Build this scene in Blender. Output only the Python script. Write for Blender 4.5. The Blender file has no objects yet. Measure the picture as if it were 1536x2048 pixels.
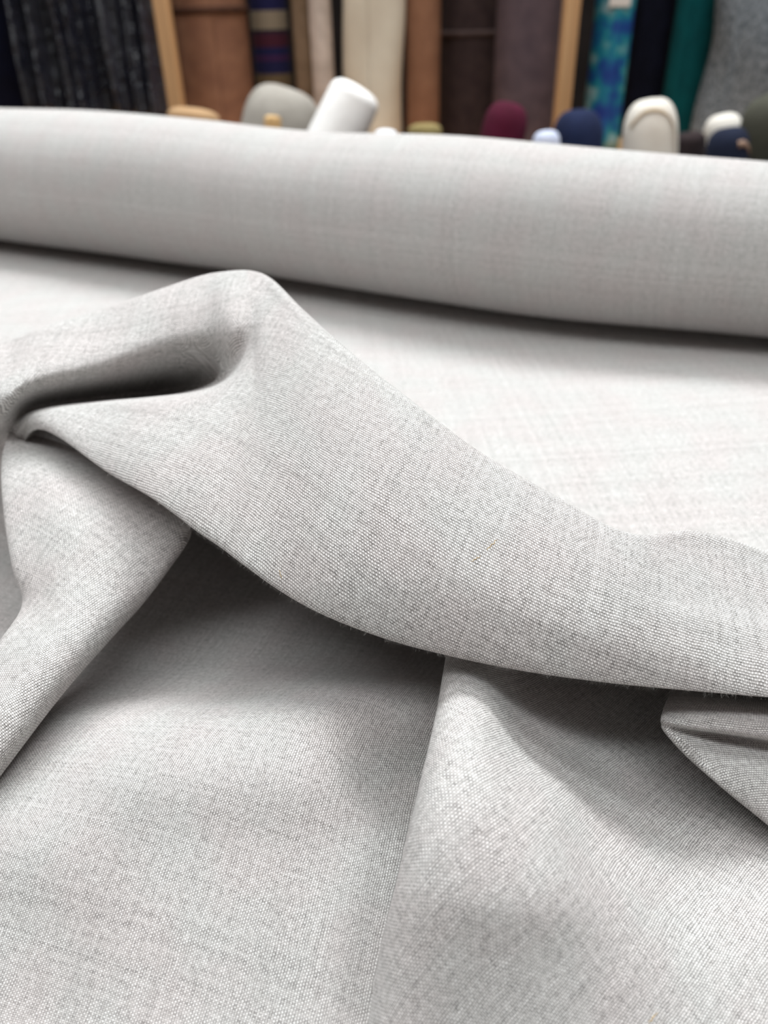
import bpy, bmesh, math, random
import numpy as np
from mathutils import Vector, Matrix

# ------------------------------------------------------------------ camera, world, lights, exposure
C = bpy.context.scene.collection
SC = bpy.context.scene
TZ = 0.75                      # height of the table top; data below is in millimetres above it
R_CAM = ((0.99965732, 0.02617695, -0.00000000),
 (-0.01425699, 0.54445240, -0.83867057),
 (-0.02195384, 0.83838318, 0.54463904))
cam_data = bpy.data.cameras.new('camera')
cam_data.sensor_fit = 'VERTICAL'
cam_data.sensor_height = 36.0
cam_data.lens = 1540 / 2048 * 36
cam_data.clip_start = 0.01
cam_data.dof.use_dof = True
cam_data.dof.focus_distance = 0.182
cam_data.dof.aperture_fstop = 12.5
cam = bpy.data.objects.new('camera', cam_data)
C.objects.link(cam)
m = Matrix(R_CAM).to_4x4()
m.translation = (0, 0, 0.17 + TZ)
cam.matrix_world = m
SC.camera = cam

w = bpy.data.worlds.new('shop_light')
SC.world = w
w.use_nodes = True
w.node_tree.nodes['Background'].inputs[0].default_value = (1.0, 0.90, 0.87, 1)
w.node_tree.nodes['Background'].inputs[1].default_value = 0.13


def area(name, loc, sx, sy, power, target, col=(0.95, 0.985, 1.0)):
    l = bpy.data.lights.new(name, 'AREA')
    l.shape = 'RECTANGLE'
    l.size, l.size_y = sx, sy
    l.energy = power
    l.color = col
    o = bpy.data.objects.new(name, l)
    C.objects.link(o)
    o.location = loc
    o.rotation_euler = (Vector(target) - Vector(loc)).to_track_quat('-Z', 'Y').to_euler()
    return o


area('ceiling_tube_light', (0.2, 1.5, 2.8), 2.8, 0.35, 64, (0.1, 0.55, TZ))
area('ceiling_tube_light', (-0.1, -0.55, 2.9), 3.0, 0.4, 27, (-0.1, 0.55, TZ))
area('ceiling_tube_light', (0.1, 0.62, 2.85), 2.8, 0.35, 14, (0.1, 0.75, TZ))  # extra light added to brighten the roll and the shelf behind

SC.view_settings.view_transform = 'Standard'
SC.view_settings.look = 'None'
SC.view_settings.exposure = 0.50
SC.view_settings.gamma = 1.0
SC.view_settings.use_curve_mapping = False

# ------------------------------------------------------------------ helpers


def link(name, me, mat=None, parent=None):
    o = bpy.data.objects.new(name, me)
    C.objects.link(o)
    if mat:
        me.materials.append(mat)
    if parent:
        o.parent = parent
    return o


def tag(o, label, cat, group=None):
    o['label'] = label
    o['category'] = cat
    if group:
        o['group'] = group
    return o


def nspline(y, n):
    """natural cubic spline through the rows of y, n samples"""
    k = len(y)
    A = np.zeros((k, k)); b = np.zeros((k,) + y.shape[1:])
    A[0, 0] = A[-1, -1] = 1
    for i in range(1, k - 1):
        A[i, i - 1:i + 2] = (1, 4, 1)
        b[i] = 6 * (y[i + 1] - 2 * y[i] + y[i - 1])
    m2 = np.linalg.solve(A, b.reshape(k, -1)).reshape(b.shape)
    t = np.linspace(0, k - 1, n)
    i = np.minimum(t.astype(int), k - 2)
    f = (t - i).reshape((-1,) + (1,) * (y.ndim - 1))
    g = 1 - f
    return g * y[i] + f * y[i + 1] + ((g ** 3 - g) * m2[i] + (f ** 3 - f) * m2[i + 1]) / 6


def monotone(y, n):
    """cubic Hermite with limited tangents (no overshoot between rows)"""
    k = len(y)
    dlt = y[1:] - y[:-1]
    tan = np.zeros_like(y)
    tan[1:-1] = 0.5 * (dlt[1:] + dlt[:-1])
    tan[0] = dlt[0]; tan[-1] = dlt[-1]
    t = np.linspace(0, k - 1, n)
    i = np.minimum(t.astype(int), k - 2)
    f = (t - i).reshape((-1,) + (1,) * (y.ndim - 1))
    h00 = 2 * f ** 3 - 3 * f ** 2 + 1; h10 = f ** 3 - 2 * f ** 2 + f
    h01 = -2 * f ** 3 + 3 * f ** 2; h11 = f ** 3 - f ** 2
    return h00 * y[i] + h10 * tan[i] + h01 * y[i + 1] + h11 * tan[i + 1]


def smooth_rows(g, it):
    for _ in range(it):
        a = g.copy()
        a[1:-1] = (g[:-2] + 2 * g[1:-1] + g[2:]) / 4
        g = a
    return g


def hermite(p, per):
    """centripetal cubic through p[r, k, 3] along axis 1, `per` samples per span"""
    d = np.maximum(np.linalg.norm(np.diff(p, axis=1), axis=2), 2e-4) ** 0.5
    sl = np.diff(p, axis=1) / d[..., None]
    tan = np.zeros_like(p)
    w0, w1 = d[:, 1:, None], d[:, :-1, None]
    tan[:, 1:-1] = (sl[:, :-1] * w0 + sl[:, 1:] * w1) / (w0 + w1)
    tan[:, 0] = sl[:, 0]; tan[:, -1] = sl[:, -1]
    out = []
    k = p.shape[1]
    for i in range(k - 1):
        f = np.arange(per + (i == k - 2)) / per
        f = f[None, :, None]; h = d[:, i, None, None]
        out.append((2 * f ** 3 - 3 * f ** 2 + 1) * p[:, i, None] + (f ** 3 - 2 * f ** 2 + f) * h * tan[:, i, None]
                   + (-2 * f ** 3 + 3 * f ** 2) * p[:, i + 1, None] + (f ** 3 - f ** 2) * h * tan[:, i + 1, None])
    return np.concatenate(out, 1)


def flatten(p, uv, iters=1500, light=None):
    """relax uv until every thread cell keeps its true edge and diagonal lengths (springs in the plane)"""
    pairs = []
    def add(a, b, w):
        L = np.linalg.norm(p[a] - p[b], axis=2)
        if light is not None:
            w = w * np.minimum(light[a], light[b])
        pairs.append((a, b, L, w * np.ones(L.shape)))
    s = slice
    add((s(0, -1), s(None)), (s(1, None), s(None)), 1.0)
    add((s(None), s(0, -1)), (s(None), s(1, None)), 1.0)
    add((s(0, -1), s(0, -1)), (s(1, None), s(1, None)), .8)
    add((s(1, None), s(0, -1)), (s(0, -1), s(1, None)), .8)
    add((s(0, -2), s(None)), (s(2, None), s(None)), .5)
    add((s(None), s(0, -2)), (s(None), s(2, None)), .5)
    for it in range(iters):
        acc = np.zeros_like(uv); cnt = np.full(uv.shape[:2] + (1,), 1e-9)
        for a, b, L, w in pairs:
            d = uv[b] - uv[a]
            l = np.sqrt((d ** 2).sum(2)) + 1e-9
            c = d * (w * .5 * (l - L) / l)[..., None]
            acc[a] += c; acc[b] -= c
            cnt[a] += w[..., None]; cnt[b] += w[..., None]
        uv = uv + acc / cnt * 1.6
    return uv


def upsample(c, ii, jj, nu, nv):
    r = np.empty((nu, c.shape[1], 2))
    for j in range(c.shape[1]):
        for q in (0, 1):
            r[:, j, q] = np.interp(np.arange(nu), ii, c[:, j, q])
    o = np.empty((nu, nv, 2))
    for i in range(nu):
        for q in (0, 1):
            o[i, :, q] = np.interp(np.arange(nv), jj, r[i, :, q])
    return o


def patch(grid, pu, pv, s0=0.5, t0=0.5, rot=0.0, smooth=12, cu=3, cv=3, hidden=()):
    """dense smooth sheet through a grid of control points, woven threads laid over it without stretch"""
    g = np.array(grid, float) / 1000
    p = hermite(g, pv)
    p = hermite(p.swapaxes(0, 1), pu).swapaxes(0, 1)
    p = smooth_rows(p, smooth)
    p = smooth_rows(p.swapaxes(0, 1), smooth).swapaxes(0, 1)
    return p, lay(p, len(grid) - 1, len(grid[0]) - 1, s0, t0, rot, cu, cv, hidden)


def lay(p, ns, nt, s0, t0, rot, cu=3, cv=3, hidden=()):
    """thread coordinates for a sheet of ns x nt control spans"""
    nu, nv = p.shape[:2]
    ii = np.unique(np.linspace(0, nu - 1, ns * cu + 1).round().astype(int))
    jj = np.unique(np.linspace(0, nv - 1, nt * cv + 1).round().astype(int))
    c = p[np.ix_(ii, jj)]
    mu = np.linalg.norm(np.diff(c, axis=0), axis=2).mean(1); mv = np.linalg.norm(np.diff(c, axis=1), axis=2).mean(0)
    uv = np.stack(np.meshgrid(np.concatenate([[0], np.cumsum(mu)]), np.concatenate([[0], np.cumsum(mv)]), indexing='ij'), 2)
    light = np.ones((len(ii), len(jj)))
    for i_, k_, a_, b_ in hidden:                    # spans of cloth tucked out of sight give way first
        light[i_ * cu:k_ * cu + 1, a_ * cv:b_ * cv + 1] = .02
    uv = flatten(c, uv, light=light)
    uv = upsample(uv, ii, jj, nu, nv)
    for ax_ in (0, 1):
        q = uv if ax_ == 0 else uv.swapaxes(0, 1)
        q = smooth_rows(q, 30)
        uv = q if ax_ == 0 else q.swapaxes(0, 1)
    i0, j0 = int(s0 * (nu - 1)), int(t0 * (nv - 1))
    d = uv[min(nu - 1, i0 + 3), j0] - uv[max(0, i0 - 3), j0]
    a = rot - math.atan2(d[1], d[0])
    uv = uv - uv[i0, j0]
    ca, sa = math.cos(a), math.sin(a)
    return np.stack([uv[..., 0] * ca - uv[..., 1] * sa, uv[..., 0] * sa + uv[..., 1] * ca], 2)


class Sheet:
    def __init__(self):
        self.v = []; self.f = []; self.uv = []; self.n = 0

    def add(self, p, uv, off=(0, 0), alt=None, k=1.0):
        """alt = (i, j, uv2): the corner of the grid up to i, j follows its own thread lay"""
        nu, nv = p.shape[:2]
        idx = np.arange(nu * nv).reshape(nu, nv)
        q = np.stack([idx[:-1, :-1], idx[1:, :-1], idx[1:, 1:], idx[:-1, 1:]], 2).reshape(-1, 4)
        fuv = uv.reshape(-1, 2)[q] * k + np.array(off)
        if alt:
            i, j, u2 = alt
            full = np.zeros((nu, nv, 2)); full[:i + 1, :j + 1] = u2
            mk = np.zeros((nu - 1, nv - 1), bool); mk[:i, :j] = True
            mk = mk.ravel()
            fuv[mk] = full.reshape(-1, 2)[q[mk]] + np.array(off)
        self.v.append(p.reshape(-1, 3)); self.f.append(q + self.n)
        self.uv.append(fuv.reshape(-1, 2)); self.n += nu * nv

    def build(self, name, mat, parent=None, dz=TZ + 0.001):
        v = np.concatenate(self.v); f = np.concatenate(self.f); uv = np.concatenate(self.uv)
        v[:, 2] = np.maximum(v[:, 2], .0003)
        v = v + np.array([0, 0, dz])
        me = bpy.data.meshes.new(name)
        me.from_pydata(v.tolist(), [], f.tolist())
        l = me.uv_layers.new(name='threads')
        l.data.foreach_set('uv', uv.astype(np.float32).ravel())
        me.shade_smooth()
        return link(name, me, mat, parent)


class N:
    """tiny node-graph writer"""
    def __init__(self, name):
        self.m = bpy.data.materials.new(name)
        self.m.use_nodes = True
        self.t = self.m.node_tree
        self.b = self.t.nodes['Principled BSDF']

    def node(self, typ, **kw):
        n = self.t.nodes.new(typ)
        for k, v in kw.items():
            if k.startswith('i_'):
                self.set(n.inputs[k[2:].replace('_', ' ')], v)
            else:
                setattr(n, k, v)
        return n

    def set(self, sock, v):
        if isinstance(v, bpy.types.NodeSocket):
            self.t.links.new(v, sock)
        else:
            sock.default_value = v

    def math(self, op, a, b=None, c=None, clamp=False):
        n = self.t.nodes.new('ShaderNodeMath'); n.operation = op; n.use_clamp = clamp
        for i, v in enumerate((a, b, c)):
            if v is not None:
                self.set(n.inputs[i], v)
        return n.outputs[0]

    def mix(self, f, a, b, blend='MIX'):
        n = self.t.nodes.new('ShaderNodeMix'); n.data_type = 'RGBA'; n.blend_type = blend
        self.set(n.inputs['Factor'], f)
        self.set(n.inputs[6], a if isinstance(a, bpy.types.NodeSocket) else (*a, 1))
        self.set(n.inputs[7], b if isinstance(b, bpy.types.NodeSocket) else (*b, 1))
        return n.outputs[2]

    def ramp(self, f, lo, hi, a=0.0, b=1.0):
        n = self.t.nodes.new('ShaderNodeMapRange')
        for i, v in enumerate((f, lo, hi, a, b)):
            self.set(n.inputs[i], v)
        return n.outputs[0]


def srgb(r, g, b):
    return tuple((x / 255 / 12.92) if x / 255 <= .04045 else ((x / 255 + .055) / 1.055) ** 2.4 for x in (r, g, b))


def linen(name, pu=0.00042, pv=0.00066):
    """plain weave of pale slubby flax threads: over-and-under colour and relief"""
    M = N(name)
    uv = M.node('ShaderNodeUVMap', uv_map='threads').outputs[0]
    sep = M.node('ShaderNodeSeparateXYZ'); M.set(sep.inputs[0], uv)
    def noise(scale, sx, sy, detail=2.0, seed=0.0):
        mp = M.node('ShaderNodeMapping'); M.set(mp.inputs[0], uv)
        mp.inputs['Scale'].default_value = (sx, sy, 1); mp.inputs['Location'].default_value = (seed, seed * 1.7, 0)
        n = M.node('ShaderNodeTexNoise', noise_dimensions='2D'); M.set(n.inputs['Vector'], mp.outputs[0])
        n.inputs['Scale'].default_value = scale; n.inputs['Detail'].default_value = detail
        return n.outputs[0]
    wob1 = M.math('MULTIPLY', M.math('SUBTRACT', noise(120, 1, 1, 3, 3.1), .5), 1.6)
    wob2 = M.math('MULTIPLY', M.math('SUBTRACT', noise(120, 1, 1, 3, 8.7), .5), 1.6)
    U = M.math('ADD', M.math('DIVIDE', sep.outputs[0], pu), wob1)
    V = M.math('ADD', M.math('DIVIDE', sep.outputs[1], pv), wob2)
    iu = M.math('FLOOR', U); iv = M.math('FLOOR', V)
    def rnd(a, seed):
        n = M.node('ShaderNodeTexWhiteNoise', noise_dimensions='1D')
        M.set(n.inputs['W'], M.math('ADD', a, seed)); return n.outputs[0]
    def prof(a):     # 0 at the thread edge, 1 on its spine
        return M.math('POWER', M.math('ABSOLUTE', M.math('SINE', M.math('MULTIPLY', a, math.pi))), 0.75)
    def wave(a, other, ph):   # over / under swing along the thread
        s = M.math('COSINE', M.math('ADD', M.math('MULTIPLY', M.math('SUBTRACT', a, .5), math.pi), M.math('ADD', M.math('MULTIPLY', other, math.pi), ph)))
        return M.math('MULTIPLY_ADD', s, .5, .5)
    # threads running along u (index iv) are the fuller, paler ones
    thick_v = M.math('MULTIPLY_ADD', rnd(iv, 11.3), .28, .78)
    thick_u = M.math('MULTIPLY_ADD', rnd(iu, 47.9), .35, .62)
    hv = M.math('MULTIPLY', M.math('MULTIPLY', prof(V), thick_v), wave(U, iv, 0.0))
    hu = M.math('MULTIPLY', M.math('MULTIPLY', prof(U), thick_u), wave(V, iu, math.pi))
    h = M.math('MAXIMUM', hv, hu)
    cell = M.node('ShaderNodeTexWhiteNoise', noise_dimensions='2D')
    cxy = M.node('ShaderNodeCombineXYZ'); M.set(cxy.inputs[0], M.math('FLOOR', M.math('MULTIPLY', U, .5))); M.set(cxy.inputs[1], iv)
    M.set(cell.inputs['Vector'], cxy.outputs[0]); cell = cell.outputs[0]
    sel = M.ramp(M.math('SUBTRACT', hv, hu), -.12, .12)
    # slubs: long soft streaks along either thread direction, and each thread its own tone
    slub_v = noise(1, 300, 1 / pv * .9, 2, 5.0)
    slub_u = noise(1, 1 / pu * .9, 300, 2, 9.0)
    fleck = noise(900, 1, 1, 2, 1.0)
    tone_v = M.math('ADD', M.math('MULTIPLY', rnd(iv, 3.7), .10), M.math('MULTIPLY_ADD', cell, .22, M.math('MULTIPLY', slub_v, .52)))
    tone_u = M.math('ADD', M.math('MULTIPLY', rnd(iu, 21.1), .14), M.math('MULTIPLY', slub_u, .66))
    cv = M.mix(M.ramp(tone_v, .15, .62), (.575, .553, .54), (.905, .89, .88))
    cu = M.mix(M.ramp(tone_u, .15, .72), (.425, .402, .39), (.745, .722, .71))
    col = M.mix(sel, cu, cv)
    loose = M.math('MULTIPLY_ADD', noise(620, 1, 1, 2, 6.1), .34, -.17)
    pore = M.ramp(M.math('ADD', h, loose), .15, .66)
    dark = M.mix(M.ramp(fleck, .35, .65), (.06, .056, .053), (.16, .15, .145))
    col = M.mix(pore, dark, col)  # darkness of the gaps between threads is put into the colour
    # faint cloudy blush of the flax
    tint = M.ramp(noise(38, 1, 1, 3, 2.2), .35, .65)
    col = M.mix(1.0, col, M.mix(tint, (1.0, .968, .958), (.99, 1.0, .985)), 'MULTIPLY')
    M.set(M.b.inputs['Base Color'], col)
    M.b.inputs['Roughness'].default_value = .85
    M.b.inputs['Specular IOR Level'].default_value = .18
    M.b.inputs['Sheen Weight'].default_value = .12
    M.b.inputs['Sheen Roughness'].default_value = .5
    bp = M.node('ShaderNodeBump')
    bp.inputs['Strength'].default_value = .7
    bp.inputs['Distance'].default_value = .00022
    M.set(bp.inputs['Height'], h)
    M.set(M.b.inputs['Normal'], bp.outputs[0])
    return M.m


def fabric(name, col, col2=None, scale=60, rough=.9, bump=.4, stretch=(1, 1, 1), thresh=(.35, .65), sheen=.0):
    M = N(name)
    tc = M.node('ShaderNodeTexCoord').outputs['Object']
    mp = M.node('ShaderNodeMapping'); M.set(mp.inputs[0], tc); mp.inputs['Scale'].default_value = stretch
    n = M.node('ShaderNodeTexNoise'); M.set(n.inputs['Vector'], mp.outputs[0])
    n.inputs['Scale'].default_value = scale; n.inputs['Detail'].default_value = 4
    c2 = col2 or tuple(x * .8 for x in col)
    M.set(M.b.inputs['Base Color'], M.mix(M.ramp(n.outputs[0], *thresh), c2, col))
    M.b.inputs['Roughness'].default_value = rough
    M.b.inputs['Specular IOR Level'].default_value = .2
    M.b.inputs['Sheen Weight'].default_value = sheen
    bp = M.node('ShaderNodeBump'); bp.inputs['Strength'].default_value = bump; bp.inputs['Distance'].default_value = .002
    M.set(bp.inputs['Height'], n.outputs[0]); M.set(M.b.inputs['Normal'], bp.outputs[0])
    return M.m


def wood(name, a, b, along='Z'):
    M = N(name)
    tc = M.node('ShaderNodeTexCoord').outputs['Object']
    mp = M.node('ShaderNodeMapping'); M.set(mp.inputs[0], tc)
    mp.inputs['Scale'].default_value = (40, 40, 3) if along == 'Z' else (3, 40, 40)
    n = M.node('ShaderNodeTexNoise'); M.set(n.inputs['Vector'], mp.outputs[0]); n.inputs['Scale'].default_value = 1.5
    n.inputs['Detail'].default_value = 5
    M.set(M.b.inputs['Base Color'], M.mix(M.ramp(n.outputs[0], .3, .7), a, b))
    M.b.inputs['Roughness'].default_value = .5
    return M.m


def box_bm(bm, lo, hi, bev=0.0):
    r = bmesh.ops.create_cube(bm, size=1)
    for v in r['verts']:
        for i in range(3):
            v.co[i] = lo[i] + (v.co[i] + .5) * (hi[i] - lo[i])
    if bev:
        es = list({e for v in r['verts'] for e in v.link_edges})
        bmesh.ops.bevel(bm, geom=es, offset=bev, segments=2, affect='EDGES', profile=.5)


def box(name, lo, hi, mat, parent=None, bev=.002):
    bm = bmesh.new(); box_bm(bm, lo, hi, bev)
    me = bpy.data.meshes.new(name); bm.to_mesh(me); bm.free()
    return link(name, me, mat, parent)


# ------------------------------------------------------------------ the setting
floor_m = fabric('floor_vinyl', srgb(150, 140, 130), srgb(135, 126, 118), 8, .6, .05)
wall_m = fabric('wall_paint', srgb(205, 200, 195), srgb(198, 193, 188), 20, .9, .05)
pine = wood('pale_pine', srgb(204, 162, 116), srgb(182, 138, 94))
pine_x = wood('pale_pine_rail', srgb(224, 182, 130), srgb(196, 150, 100), 'X')
dark_m = fabric('dark_panel', srgb(46, 42, 42), srgb(36, 33, 34), 20, .8, .05)
o = box('floor', (-2.4, -1.5, -.05), (2.4, 2.6, 0), floor_m, bev=0); o['kind'] = 'structure'
o = box('wall_back', (-2.4, 2.6, -.05), (2.4, 2.7, 2.9), wall_m, bev=0); o['kind'] = 'structure'

# cutting table under the cloth
t = bpy.data.objects.new('cutting_table', None); C.objects.link(t)
tag(t, 'long pine cutting table hidden under the pale linen', 'table')
box('table_top', (-1.15, -.25, TZ - .03), (1.0, .93, TZ), pine_x, t)
for x in (-1.1, .92):
    for y in (-.2, .85):
        box('leg', (x, y, 0), (x + .06, y + .06, TZ - .03), pine, t)

# ------------------------------------------------------------------ the linen on the table
linen_m = linen('pale_linen_weave')
roll_m = linen_m
FOLD = [[(-256.7,313.5,0.5),(-251.6,297.3,3.9),(-248.6,287.8,5.7),(-246.2,280.2,6.3),(-248.4,280.5,5.8),(-252.4,281.4,4.9),(-260.3,289.3,3.9),(-268.3,299.0,3.0),(-273.2,303.5,2.3),(-280.3,311.2,1.4),(-285.1,314.0,0.5),(-284.2,307.8,0.5),(-284.5,310.8,0.5),(-284.2,318.3,0.5)],
[(-201.7,288.5,0.5),(-196.6,272.3,29.5),(-193.6,262.8,42.4),(-191.2,255.2,47.5),(-193.4,255.5,43.6),(-197.4,256.4,37.0),(-205.3,264.3,29.0),(-213.3,274.0,22.4),(-218.2,278.5,17.2),(-225.3,286.2,10.6),(-230.1,289.0,4.0),(-229.2,282.8,0.5),(-229.5,285.8,0.5),(-229.2,293.3,0.5)],
[(-146.7,268.5,0.5),(-141.6,252.3,49.2),(-138.6,242.8,70.7),(-136.2,235.2,79.2),(-138.4,235.5,72.6),(-142.4,236.4,61.6),(-150.3,244.3,48.4),(-158.3,254.0,37.4),(-163.2,258.5,28.6),(-170.3,266.2,17.6),(-175.1,269.0,6.6),(-174.2,262.8,0.9),(-174.5,265.8,-0.2),(-174.2,273.3,0.5)],
[(-143.5,297.1,0.5),(-138.4,281.0,44.0),(-135.4,271.5,65.5),(-133.0,263.9,74.0),(-125.5,244.2,73.0),(-118.5,224.5,70.0),(-122.5,227.3,60.0),(-130.8,239.6,47.3),(-133.6,241.1,39.6),(-138.7,246.1,27.5),(-144.9,251.5,12.1),(-145.3,245.4,1.1),(-145.6,248.4,0.0),(-145.3,255.9,0.7)],
[(-131.4,298.4,0.5),(-126.3,282.2,48.0),(-123.3,272.7,69.5),(-120.9,265.1,78.0),(-115.9,248.1,76.5),(-111.6,231.2,72.0),(-122.1,246.1,56.0),(-116.2,232.5,60.5),(-114.5,228.3,61.1),(-114.5,227.6,60.0),(-115.1,228.1,58.3),(-116.4,229.9,56.1),(-117.4,239.9,52.6),(-116.4,264.9,33.7)],
[(-111.5,308.3,0.5),(-106.4,292.2,51.0),(-103.4,282.7,72.5),(-101.0,275.1,81.0),(-96.7,259.0,79.0),(-92.9,241.1,72.5),(-105.6,267.2,50.0),(-90.6,225.8,66.0),(-88.6,219.3,65.6),(-85.5,209.2,63.7),(-82.2,200.1,60.9),(-80.0,195.3,58.0),(-81.0,205.3,54.5),(-80.0,230.3,34.8)],
[(-90.8,309.6,0.5),(-85.7,293.5,57.0),(-82.7,284.0,78.5),(-80.3,276.4,87.0),(-74.9,257.9,85.0),(-72.5,246.0,77.0),(-85.6,279.3,46.0),(-71.6,219.4,70.0),(-69.2,210.5,69.3),(-66.4,197.4,66.9),(-63.8,184.5,62.7),(-62.7,178.7,59.0),(-63.7,188.7,55.5),(-62.7,213.7,35.4)],
[(-74.6,312.9,0.5),(-69.5,296.8,61.0),(-66.5,287.3,82.5),(-64.1,279.7,91.0),(-58.6,257.5,89.0),(-56.7,244.8,80.5),(-62.2,262.2,58.0),(-54.8,215.2,73.0),(-53.9,205.7,72.1),(-53.8,190.9,68.4),(-54.5,177.5,62.7),(-55.8,172.5,58.0),(-56.8,182.5,54.5),(-55.8,207.5,34.8)],
[(-57.2,308.8,0.5),(-55.5,291.8,64.0),(-54.5,281.8,85.5),(-53.7,273.8,94.0),(-48.3,249.9,92.0),(-45.6,233.6,86.0),(-46.8,234.0,75.0),(-45.2,216.6,76.5),(-45.9,203.4,74.5),(-46.5,185.9,69.3),(-47.6,171.2,62.5),(-48.6,165.4,57.0),(-49.6,175.4,53.5),(-48.6,200.4,34.2)],
[(-39.7,303.9,0.5),(-42.3,286.9,65.5),(-43.8,276.9,87.0),(-45.0,268.9,95.5),(-41.7,252.5,93.5),(-40.3,239.9,88.5),(-39.8,231.1,83.5),(-39.2,218.9,81.0),(-39.6,201.9,76.6),(-39.9,183.0,69.2),(-41.3,166.9,60.4),(-42.4,161.2,55.0),(-43.4,171.2,51.5),(-42.4,196.2,33.0)],
[(-24.2,294.4,0.5),(-31.0,279.1,65.5),(-35.0,270.1,87.0),(-38.2,262.9,95.5),(-37.9,250.6,93.2),(-36.9,236.6,89.6),(-35.8,221.8,85.3),(-34.8,206.8,80.5),(-34.3,191.7,75.2),(-33.8,174.0,68.0),(-33.7,158.1,60.0),(-34.1,152.0,55.0),(-35.1,162.0,51.5),(-34.1,187.0,33.0)],
[(-5.0,263.8,0.5),(-15.2,250.2,64.0),(-21.2,242.2,85.5),(-26.0,235.8,94.0),(-26.1,227.0,92.6),(-25.8,214.8,89.3),(-25.3,202.2,85.2),(-25.0,189.5,80.5),(-24.9,176.9,75.1),(-25.0,162.2,67.5),(-25.2,150.2,59.4),(-25.6,145.1,53.0),(-26.6,155.1,49.5),(-25.6,180.1,31.8)],
[(16.2,227.7,0.5),(4.3,215.8,60.0),(-2.7,208.8,81.5),(-8.3,203.2,90.0),(-8.7,195.6,89.0),(-9.4,185.6,86.2),(-10.2,175.5,82.6),(-11.0,166.2,78.4),(-11.9,156.9,73.3),(-13.0,147.7,66.7),(-14.3,139.3,57.8),(-15.3,137.3,52.0),(-16.3,147.3,48.5),(-15.3,172.3,31.2)],
[(33.8,203.4,0.5),(22.7,190.6,54.0),(16.2,183.1,75.5),(11.0,177.1,84.0),(10.1,170.9,83.5),(8.7,163.3,81.5),(7.2,155.6,78.4),(5.8,148.5,74.6),(4.1,141.7,69.7),(2.3,135.7,63.7),(0.5,130.9,55.5),(-0.5,130.4,50.0),(-1.5,140.4,46.5),(-0.5,165.4,30.0)],
[(45.2,195.6,0.5),(35.0,182.0,47.0),(29.0,174.0,68.5),(24.2,167.6,77.0),(22.8,160.9,76.9),(21.0,154.2,75.3),(19.2,147.4,72.9),(17.5,141.2,69.6),(15.7,135.1,65.1),(14.0,130.5,59.8),(12.5,127.1,52.6),(11.7,127.2,48.0),(10.7,137.2,44.5),(11.7,162.2,28.8)],
[(58.1,189.7,0.5),(49.6,174.9,40.0),(44.6,166.2,61.5),(40.6,159.2,70.0),(38.8,153.2,70.2),(36.9,147.1,69.1),(35.1,141.0,67.1),(33.3,135.4,64.3),(31.7,130.3,60.7),(30.3,126.2,56.1),(29.3,123.3,49.7),(29.0,123.4,46.0),(28.0,133.4,42.5),(29.0,158.4,27.6)],
[(71.9,184.7,0.5),(65.9,168.8,32.0),(62.4,159.5,53.5),(59.6,152.1,62.0),(57.3,146.7,62.6),(54.9,141.3,62.0),(52.9,136.4,60.8),(50.9,131.8,58.9),(49.0,127.4,56.2),(47.5,123.8,52.6),(46.5,121.2,47.3),(46.4,121.3,44.0),(45.4,131.3,40.5),(46.4,156.3,26.4)],
[(85.7,194.0,0.5),(82.3,177.3,27.5),(80.3,167.5,49.0),(78.7,159.7,57.5),(76.9,154.8,56.5),(73.0,143.5,54.5),(70.4,137.4,53.5),(67.9,131.8,53.2),(65.8,127.5,51.4),(64.2,123.7,48.8),(63.1,120.7,44.5),(63.1,120.4,42.0),(62.1,130.4,38.5),(63.1,155.4,25.2)],
[(102.5,194.6,0.5),(100.8,177.6,20.0),(99.8,167.6,41.5),(99.0,159.6,50.0),(97.1,154.6,49.0),(93.5,144.9,46.5),(91.2,139.1,46.0),(88.9,134.1,46.2),(87.2,129.6,45.3),(85.6,125.0,43.6),(84.6,120.9,40.8),(84.7,120.1,39.0),(83.7,130.1,35.5),(84.7,155.1,23.4)],
[(121.9,189.9,0.5),(120.2,172.9,14.0),(119.2,162.9,35.5),(118.4,154.9,44.0),(116.7,151.2,43.0),(113.6,143.6,40.5),(111.2,138.8,40.0),(108.6,134.1,40.7),(106.4,129.8,40.6),(104.3,125.2,39.6),(102.9,121.1,37.5),(102.9,120.3,36.0),(101.9,130.3,32.5),(102.9,155.3,21.6)],
[(171.9,193.9,0.5),(170.2,176.9,8.7),(169.2,166.9,22.0),(168.4,158.9,27.3),(166.7,155.2,26.7),(163.6,147.6,25.1),(161.2,142.8,24.8),(158.6,138.1,25.3),(156.4,133.8,25.2),(154.3,129.2,24.6),(152.9,125.1,23.3),(152.9,124.3,22.3),(151.9,134.3,20.2),(152.9,159.3,13.4)],
[(231.9,199.9,0.5),(230.2,182.9,0.8),(229.2,172.9,2.1),(228.4,164.9,2.6),(226.7,161.2,2.6),(223.6,153.6,2.4),(221.2,148.8,2.4),(218.6,144.1,2.4),(216.4,139.8,2.4),(214.3,135.2,2.4),(212.9,131.1,2.3),(212.9,130.3,2.2),(211.9,140.3,1.9),(212.9,165.3,1.3)]]
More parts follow.
